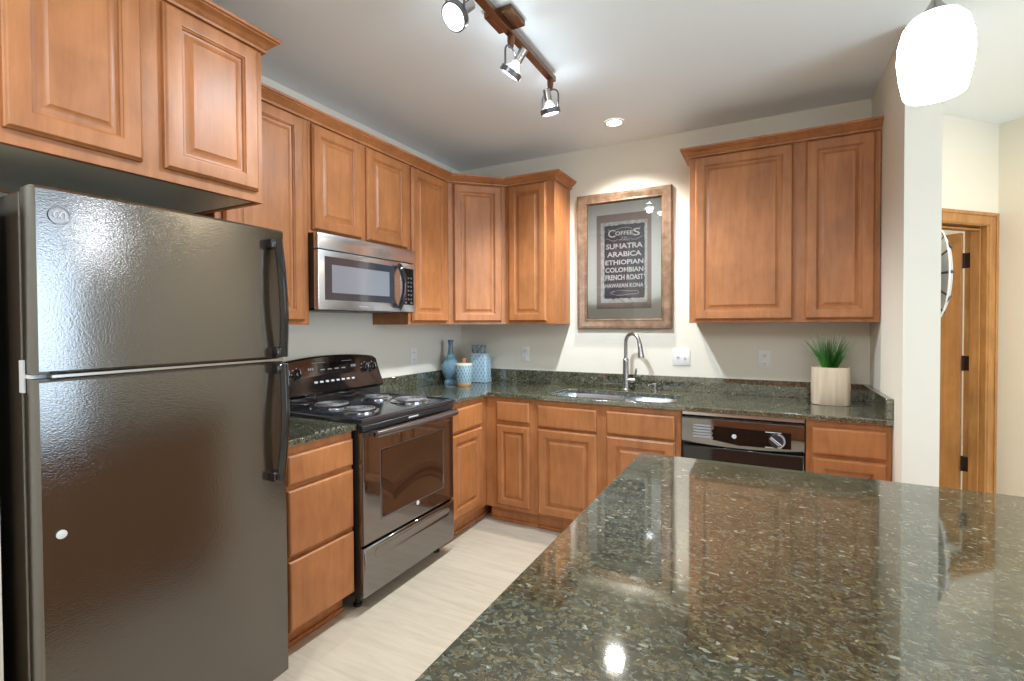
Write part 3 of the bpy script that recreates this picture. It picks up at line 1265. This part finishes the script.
for k in range(-9, 10):
    a = radians(k * 9)
    c_, s_ = cos(a), sin(a)
    tube(bm, [(.480 + .031 * c_, -.6535, .764 + .031 * s_), (.480 + .038 * c_, -.6520, .764 + .038 * s_)], .0016, 5)
for dz_ in (-.040, .040):
    box(bm, .425, .500, -.6368, -.6352, .764 + dz_ - .002, .764 + dz_ + .002)
tube(bm, [(.452, -.6535, .782), (.500, -.6535, .744)], .003, 6)
tube(bm, [(.446, -.6535, .776), (.490, -.6535, .740)], .002, 6)
obj('dial_marks', bm, 'grey_mark', dk)
bm = B()
for k in range(5):
    box(bm, .062, .155, -.6355, -.633, .742 + k * .016, .752 + k * .016, .001, 1)
obj('vent_slats', bm, 'dim_mark', fa)
bm = B()
rect_rings(bm, .002, w - .002, .125, .694, [(0, -.585), (0, -.618), (.004, -.624), (.010, -.626), (.014, -.626)])
obj('door_panel', bm, 'black_gloss', t_)
bm = B(); box(bm, .01, w - .01, -.56, -.10, .0, .115)
obj('kick_plate', bm, 'black_plastic', t_, smooth=False)

# ------------------------------------------------------------------ island
t_ = thing('kitchen_island', 'large kitchen island with polished dark granite top in the foreground', 'kitchen island', (2.8, -2.45, 0))
IX0, IX1, IY0, IY1 = 1.946, 3.70, -3.14, -1.744
bm = B()
out = [(x, y) for x, y, z in rrect((IX0 + IX1) / 2, (IY0 + IY1) / 2, IX1 - IX0, IY1 - IY0, .012, 0, 4)]
curve_plate(bm, out, [], .880, .910, .004)
obj('granite_top', bm, 'granite', t_, world=True)
bm = B(); box(bm, 1.985, 3.40, -3.0, -1.785, .10, .879, .002, 1)
obj('base', bm, 'wood', t_, world=True)
for k in range(3):
    y0 = -2.985 + k * .40
    bm = B()
    rect_rings(bm, 0, .37, .15, .84, [(0, 0), (0, -.012), (.006, -.019), (.055, -.019), (.062, -.009), (.09, -.017), (.093, -.017)])
    bmesh.ops.transform(bm, matrix=Matrix.Translation((1.9845, y0 + .385, 0)) @ Matrix.Rotation(-HALF, 4, 'Z'), verts=bm.verts)
    obj('door', bm, 'wood', t_, world=True)
bm = B(); box(bm, 2.05, 3.36, -2.96, -1.85, 0, .10)
obj('toe_kick', bm, 'wood', t_, world=True)

# ------------------------------------------------------------------ framed poster
PX0, PX1, PZ0, PZ1 = 1.076, 1.767, 1.344, 2.342
t_ = thing('framed_poster', 'large framed coffee poster hung over the sink, between the wall cabinets', 'picture', (PX0, -.002, PZ0))
W_, H_ = PX1 - PX0, PZ1 - PZ0
bm = B()
ring_frame(bm, 0, W_, 0, H_, [(0, 0), (0, -.028), (.006, -.036), (.018, -.038), (.026, -.034), (.040, -.030), (.056, -.024), (.060, -.026), (.066, -.026), (.070, -.020), (.076, -.014), (.076, 0)])
obj('frame', bm, 'frame_wood', t_)
bm = B(); box(bm, .05, W_ - .05, -.006, -.002, .05, H_ - .05)
obj('mat_board', bm, 'mat_outer', t_, smooth=False, label='pale sage mat board')
bm = B(); box(bm, .146, W_ - .144, -.0072, -.0055, .148, H_ - .158)
im = obj('inner_mat', bm, 'mat_inner', t_, smooth=False, label='taupe inner mat')
bm = B(); box(bm, .178, W_ - .172, -.0085, -.0070, .192, H_ - .215)
obj('paper', bm, 'paper', t_, smooth=False, label='aged pale paper')
bm = B()
rng = random.Random(3)
a0, a1, b0, b1 = .206, W_ - .192, .224, H_ - .240
pl = []
for k in range(24): pl.append((a0 + (a1 - a0) * k / 24, b0 + rng.uniform(-.004, .003)))
for k in range(44): pl.append((a1 + rng.uniform(-.003, .003), b0 + (b1 - b0) * k / 44))
for k in range(24): pl.append((a1 - (a1 - a0) * k / 24, b1 + rng.uniform(-.003, .004)))
for k in range(44): pl.append((a0 + rng.uniform(-.003, .003), b1 - (b1 - b0) * k / 44))
loft(bm, [[(x, -.0082, z) for x, z in pl], [(x, -.0094, z) for x, z in pl]])
po = obj('print', bm, 'poster', t_, smooth=False, label='worn black coffee print')
ph = b1 - b0
pw = a1 - a0
pc = (a0 + a1) / 2
yt = -.0098


def ln(s, frac, wf, hf, dx=0.0, **kw):
    obj('lettering', text(B(), s, pc + pw * dx, b1 - ph * frac, yt, pw * wf, ph * hf, **kw), 'letter', po, smooth=False, label='cream lettering')


bm = text(B(), 'OFFEE', pc, b1 - ph * .115, yt, pw * .44, ph * .056, bold=.02)
text(bm, 'C', pc - pw * .31, b1 - ph * .112, yt, pw * .19, ph * .105, bold=.01)
text(bm, 'S', pc + pw * .31, b1 - ph * .112, yt, pw * .17, ph * .100, bold=.01)
obj('lettering', bm, 'letter', po, smooth=False, label='cream lettering')
ln('OF THE', .178, .14, .018)
ln('WORLD', .205, .27, .022)
ln('SUMATRA', .288, .92, .072, bold=.025)
ln('ARABICA', .398, .86, .070, bold=.025)
ln('ETHIOPIAN', .508, .95, .066, bold=.025)
ln('COLOMBIAN', .612, .95, .066, bold=.025)
ln('FRENCH ROAST', .715, .95, .072, bold=.03)
ln('HAWAIIAN KONA', .825, .95, .058, bold=.02)
for s_ in (-1, 1):
    pts = [(pc + s_ * pw * (.16 + .30 * k / 16), yt - .0004, b1 - ph * (.195 + .018 * sin(k / 16 * pi * 1.5))) for k in range(17)]
    obj('flourish', tube(B(), pts, .0012, 5), 'letter', po)
    pts = [(pc + s_ * pw * (.40 - .03 * k / 8), yt - .0004, b1 - ph * (.045 + .020 * sin(k / 8 * 2.5))) for k in range(9)]
    obj('flourish', tube(B(), pts, .0012, 5), 'letter', po)
pts = []
for k in range(60):
    a = 2 * pi * k / 59
    pts.append((pc + pw * .36 * cos(a), yt - .0004, b1 - ph * (.925 + .030 * sin(a) + .006 * sin(4 * a))))
obj('flourish', tube(B(), pts, .0012, 5), 'letter', po)
pts = [(pc - pw * .2 + pw * .4 * k / 20, yt - .0004, b1 - ph * (.062 - .022 * sin(pi * k / 20))) for k in range(21)]
obj('flourish', tube(B(), pts, .0012, 5), 'letter', po)
bm = B(); box(bm, .062, W_ - .062, -.0165, -.0145, .062, H_ - .062)
obj('glass', bm, 'glass', t_, smooth=False, label='clear reflecting glass')

# ------------------------------------------------------------------ outlets and switch


def outlet(label, loc, rotz, w=.072, h=.117):
    t_ = thing('wall_outlet', label, 'outlet', loc, rotz)
    bm = B(); box(bm, -w / 2, w / 2, -.006, -.001, -h / 2, h / 2, .003, 2)
    obj('cover_plate', bm, 'white_plastic', t_)
    for s in (-1, 1):
        bm = B(); box(bm, -.017, .017, -.008, -.0055, s * .0265 - .015, s * .0265 + .015, .003, 2)
        so = obj('socket', bm, 'white_plastic', t_)
        bm = B()
        for q in (-.007, .007):
            box(bm, q - .0012, q + .0012, -.0084, -.0078, s * .0265 - .004, s * .0265 + .007)
        lathe(bm, (0, -.0078, s * .0265 - .009), [(.0022, 0), (.0022, -.0006)], 10, 'y')
        obj('slots', bm, 'black_plastic', so)


outlet('white wall outlet left of the potted grass, under the wide wall cabinet', (2.337, 0, 1.147), 0)
outlet('white wall outlet right of the blue vases, left of the poster', (.622, 0, 1.142), 0)
outlet('white wall outlet on the left wall between range and blue bottle', (0, -.640, 1.147), HALF)
t_ = thing('light_switch', 'white double switch plate right of the faucet', 'switch', (1.825, 0, 1.150))
bm = B(); box(bm, -.058, .058, -.006, -.001, -.059, .059, .003, 2)
obj('cover_plate', bm, 'white_plastic', t_)
bm = B(); box(bm, .015, .031, -.0075, -.0055, -.02, .02, .002, 1)
box(bm, .018, .028, -.018, -.006, -.012, .003, .002, 1)
obj('toggle', bm, 'white_plastic', t_)
bm = B(); lathe(bm, (-.022, -.006, 0), [(.010, 0), (.010, -.004), (.006, -.007)], 16, 'y')
obj('dimmer_button', bm, 'grey_mark', t_)

# ------------------------------------------------------------------ vases in the corner
t_ = thing('bottle_vase', 'blue glazed long-necked bottle vase, leftmost in the counter corner', 'vase', (.108, -.310, ZC1))
bm = B()
lathe(bm, (0, 0, 0), [(.055, 0), (.055, .016), (.046, .024), (.044, .032), (.056, .055), (.068, .085), (.073, .115), (.073, .140), (.069, .150), (.070, .153), (.060, .168), (.046, .188), (.033, .210), (.026, .232)], 40, cap1=False)
obj('belly', bm, 'blue_glaze', t_)
bm = B()
lathe(bm, (0, 0, 0), [(.026, .231), (.020, .262), (.018, .30), (.019, .325), (.023, .335), (.023, .346), (.019, .346), (.016, .33)], 32, cap0=False)
obj('neck', bm, 'blue_glaze_neck', t_, label='darker blue neck')

t_ = thing('lidded_jar', 'round blue patterned jar with bare clay foot, in front of the vases', 'jar', (.293, -.400, ZC1))
bm = B()
lathe(bm, (0, 0, 0), [(.052, .0), (.055, .004), (.056, .026)], 36, cap1=False)
obj('clay_foot', bm, 'clay', t_, label='bare tan clay foot')
bm = B()
lathe(bm, (0, 0, 0), [(.056, .026), (.060, .045), (.065, .10), (.067, .150), (.065, .158)], 36, cap0=False, cap1=False)
obj('body', bm, 'blue_diamond_dark', t_)
bm = B()
lathe(bm, (0, 0, 0), [(.0655, .158), (.066, .166), (.061, .169), (.040, .172), (.012, .174)], 36)
ld = obj('lid', bm, 'pot', t_, label='cream lid')
bm = B()
lathe(bm, (0, 0, 0), [(.010, .172), (.011, .182), (.016, .190), (.017, .204), (.012, .211)], 20)
obj('lid_knob', bm, 'cork', ld, label='brown knob')

t_ = thing('box_vase', 'tall square blue vase with diamond pattern and grey neck, rightmost of three', 'vase', (.288, -.150, ZC1), radians(4))
bm = B()
loft(bm, [rrect(0, 0, .150, .095, .012, 0), rrect(0, 0, .158, .102, .014, .004), rrect(0, 0, .142, .092, .013, .225), rrect(0, 0, .134, .084, .016, .236), rrect(0, 0, .09, .060, .02, .239)])
obj('body', bm, 'blue_diamond', t_)
bm = B()
loft(bm, [rrect(-.012, 0, .090, .062, .008, .238), rrect(-.012, 0, .100, .070, .008, .250), rrect(-.012, 0, .102, .072, .008, .294), rrect(-.012, 0, .096, .066, .008, .301), rrect(-.012, 0, .078, .050, .006, .298)])
obj('neck', bm, 'vase_neck', t_, label='square grey blotched neck')

# ------------------------------------------------------------------ potted grass
t_ = thing('potted_grass', 'green ornamental grass in a pale square pot on the right counter', 'potted plant', (2.676, -.205, ZC1))
bm = B()


def sup(w, d, z, n=48, p=4.0):
    out = []
    for k in range(n):
        a = 2 * pi * k / n
        c, s = cos(a), sin(a)
        out.append((w / 2 * math.copysign(abs(c) ** (2 / p), c), d / 2 * math.copysign(abs(s) ** (2 / p), s), z))
    return out


P_ = 3.4
loft(bm, [sup(.184, .136, 0, p=P_), sup(.190, .142, .004, p=P_), sup(.192, .144, .10, p=P_), sup(.186, .138, .205, p=P_), sup(.182, .134, .2125, p=P_), sup(.168, .12, .2125, p=P_), sup(.160, .112, .190, p=P_), sup(.02, .02, .190, p=2)])
obj('pot', bm, 'pot', t_)
bm = B()
rng = random.Random(11)
for k in range(230):
    a = rng.uniform(0, 2 * pi)
    r0 = rng.uniform(0, .030)
    sp = rng.uniform(0, 1) ** .8
    L = rng.uniform(.16, .238)
    sx_, sy_ = cos(a), sin(a) * .55
    reach = sp * .118
    base = Vector((sx_ * r0 - .004, sy_ * r0, .190))
    wd_ = rng.uniform(.0016, .0030)
    top = sqrt(max(.0, L * L - reach * reach * .7))
    pts = []
    for j in range(6):
        s = j / 5
        rr = reach * (s ** 1.25)
        pts.append(base + Vector((sx_ * rr, sy_ * rr, .0 + top * (s - .07 * sp * s * s))))
    side = Vector((-sin(a + 1.0), cos(a + 1.0), 0))
    prev = None
    for j, p in enumerate(pts):
        ww = wd_ * (1 - .85 * (j / 5) ** 1.5)
        v1, v2 = bm.verts.new(p - side * ww), bm.verts.new(p + side * ww)
        if prev:
            bm.faces.new((prev[0], prev[1], v2, v1))
        prev = (v1, v2)
obj('grass_blades', bm, 'grass', t_)

# ------------------------------------------------------------------ track light
t_ = thing('track_light', 'bronze ceiling track light with three lit spot heads', 'track light', (1.36, -1.85, CZ))
bm = B()
box(bm, -.018, .018, -.62, .685, -.056, -.028, .003, 1)
obj('track_bar', bm, 'bronze', t_)
bm = B()
box(bm, -.065, .065, .095, .225, -.028, -.001, .003, 1)
obj('ceiling_canopy', bm, 'bronze', t_)


def track_head(y, yaw, tilt, energy, with_lit=True, drop=.0, aim=None):
    """yoke, ring, bulb and socket of one head; tilt is the angle of the beam from straight down"""
    bm = B()
    lathe(bm, (0, y, -.050), [(.016, 0), (.016, -.030), (.012, -.036 - drop)], 16)
    hd = obj('lamp_head', bm, 'bronze', t_)
    piv = Vector((0, y, -.176 - drop))
    Rz = Matrix.Translation(piv) @ Matrix.Rotation(radians(yaw), 4, 'Z')
    # yoke in the local XZ plane, from the bar down to the ring pivots
    bm = B()
    pts = [(-.052, 0, -.020), (-.052, 0, .05)]
    for k in range(1, 12):
        a = pi - pi * k / 12
        pts.append((.052 * cos(a), 0, .05 + .040 * sin(a)))
    pts += [(.052, 0, .05), (.052, 0, -.020)]
    tube(bm, pts, .0045, 8)
    bmesh.ops.transform(bm, matrix=Rz, verts=bm.verts)
    obj('yoke', bm, 'lamp_metal', hd)
    Rt = Rz @ Matrix.Translation((0, 0, -.020)) @ Matrix.Rotation(radians(tilt), 4, 'X')
    bm = B()
    lathe(bm, (0, 0, 0), [(.046, .010), (.051, .010), (.051, -.012), (.046, -.014)], 32, cap0=False, cap1=False)
    lathe(bm, (0, 0, 0), [(.046, -.014), (.046, .010)], 32, cap0=False, cap1=False)
    bmesh.ops.transform(bm, matrix=Rt, verts=bm.verts)
    obj('ring', bm, 'lamp_metal', hd)
    bm = B()
    lathe(bm, (0, 0, 0), [(.044, -.004), (.043, .004), (.030, .030), (.019, .045), (.015, .052)], 28, cap0=False, cap1=False)
    bmesh.ops.transform(bm, matrix=Rt, verts=bm.verts)
    obj('bulb', bm, 'bulb_glass', hd, label='clear reflector bulb')
    bm = B()
    lathe(bm, (0, 0, 0), [(.045, -.006), (.036, -.011), (.018, -.014), (.002, -.015)], 28)
    bmesh.ops.transform(bm, matrix=Rt, verts=bm.verts)
    obj('lens', bm, 'lamp_white', hd, label='lit white lens')
    bm = B()
    lathe(bm, (0, 0, 0), [(.017, .048), (.019, .050), (.019, .105), (.016, .108)], 20)
    bmesh.ops.transform(bm, matrix=Rt, verts=bm.verts)
    obj('socket', bm, 'nickel', hd)
    Wm = ROOTM[t_.name] @ Rt
    p = Wm @ Vector((0, 0, -.03))
    q = Wm @ Vector((0, 0, -1.0))
    light('track_spot_light', 'SPOT', p, energy, LED, aim=q, size=.022, spot=138, blend=.8)
    light('track_bulb_glow', 'POINT', Wm @ Vector((0, 0, .02)), 1.5, LED, size=.03)


track_head(-.215, 162, 45, 20, drop=.01)
track_head(.215, 90, 38, 24, drop=.018)
track_head(.650, -16, 17, 82, drop=.022)

# recessed downlight over the sink
t_ = thing('recessed_downlight', 'round lit recessed ceiling light above the framed poster', 'downlight', (1.464, -.390, CZ))
bm = B()
lathe(bm, (0, 0, 0), [(.062, -.001), (.064, -.006), (.050, -.008), (.047, -.002)], 40, cap0=False, cap1=False)
obj('trim_ring', bm, 'white_plastic', t_)
bm = B()
lathe(bm, (0, 0, 0), [(.049, -.002), (.047, -.005), (.02, -.006)], 32)
obj('lens', bm, 'can_white', t_)
light('downlight_lamp', 'SPOT', (1.464, -.39, CZ - .03), 78, (1, .97, .9), aim=(1.464, -.38, 0), size=.045, spot=125, blend=.7)

# pendant lamp
PC = (2.660, -2.251)
PZ = 1.846
t_ = thing('pendant_lamp', 'lit white frosted glass pendant hanging over the island', 'pendant lamp', (PC[0], PC[1], PZ))
bm = B()
tube(bm, [(0, 0, .190), (0, 0, CZ - PZ - .025)], .0055, 12)
lathe(bm, (0, 0, CZ - PZ), [(.06, -.001), (.06, -.018), (.02, -.028)], 28)
obj('stem', bm, 'nickel', t_)
bm = B()
lathe(bm, (0, 0, 0), [(.028, .157), (.027, .164), (.017, .174), (.008, .190), (.0055, .196)], 28)
obj('cap', bm, 'nickel', t_)
bm = B()
lathe(bm, (0, 0, 0), [(.010, .008), (.030, .008), (.043, .003), (.0475, .0), (.051, .004), (.058, .040), (.062, .078), (.0605, .110), (.053, .140), (.041, .156), (.027, .163)], 48)
obj('glass_shade', bm, 'pendant_glass', t_)

# ------------------------------------------------------------------ round wall decoration in the hall
t_ = thing('wall_decoration', 'round galvanized metal wall decoration half hidden behind the right wall end', 'wall decor', (XW + .1305, -.33, 1.62), HALF)
R0, DP = .238, .086
bm = B()
NB = 10
for k in range(NB):
    a0_, a1_ = 2 * pi * (k + .06) / NB, 2 * pi * (k + .94) / NB
    rings = []
    for (r, y) in ((.05, -.02), (.12, -.07), (.20, -.108), (R0 - .004, -DP)):
        rings.append([(r * cos(a), y, r * sin(a)) for a in [a0_ + (a1_ - a0_) * j / 8 for j in range(9)]])
    vv = [[bm.verts.new(p) for p in r] for r in rings]
    for A_, B_ in zip(vv[:-1], vv[1:]):
        for j in range(8):
            bm.faces.new((A_[j], A_[j + 1], B_[j + 1], B_[j]))
obj('panels', bm, 'galvanized', t_)
bm = B()
for k in range(NB):
    a = 2 * pi * k / NB
    tube(bm, [(r * cos(a), y, r * sin(a)) for r, y in ((.04, -.015), (.12, -.072), (.20, -.110), (R0, -DP))], .006, 8)
lathe(bm, (0, 0, 0), [(.055, -.001), (.055, -.02), (.03, -.03)], 24, 'y')
obj('ribs', bm, 'dark_rib', t_)
bm = B()
tube(bm, [(R0 * cos(2 * pi * k / 48), -DP, R0 * sin(2 * pi * k / 48)) for k in range(48)], .0035, 8, closed=True)
obj('rim', bm, 'white_edge', t_)
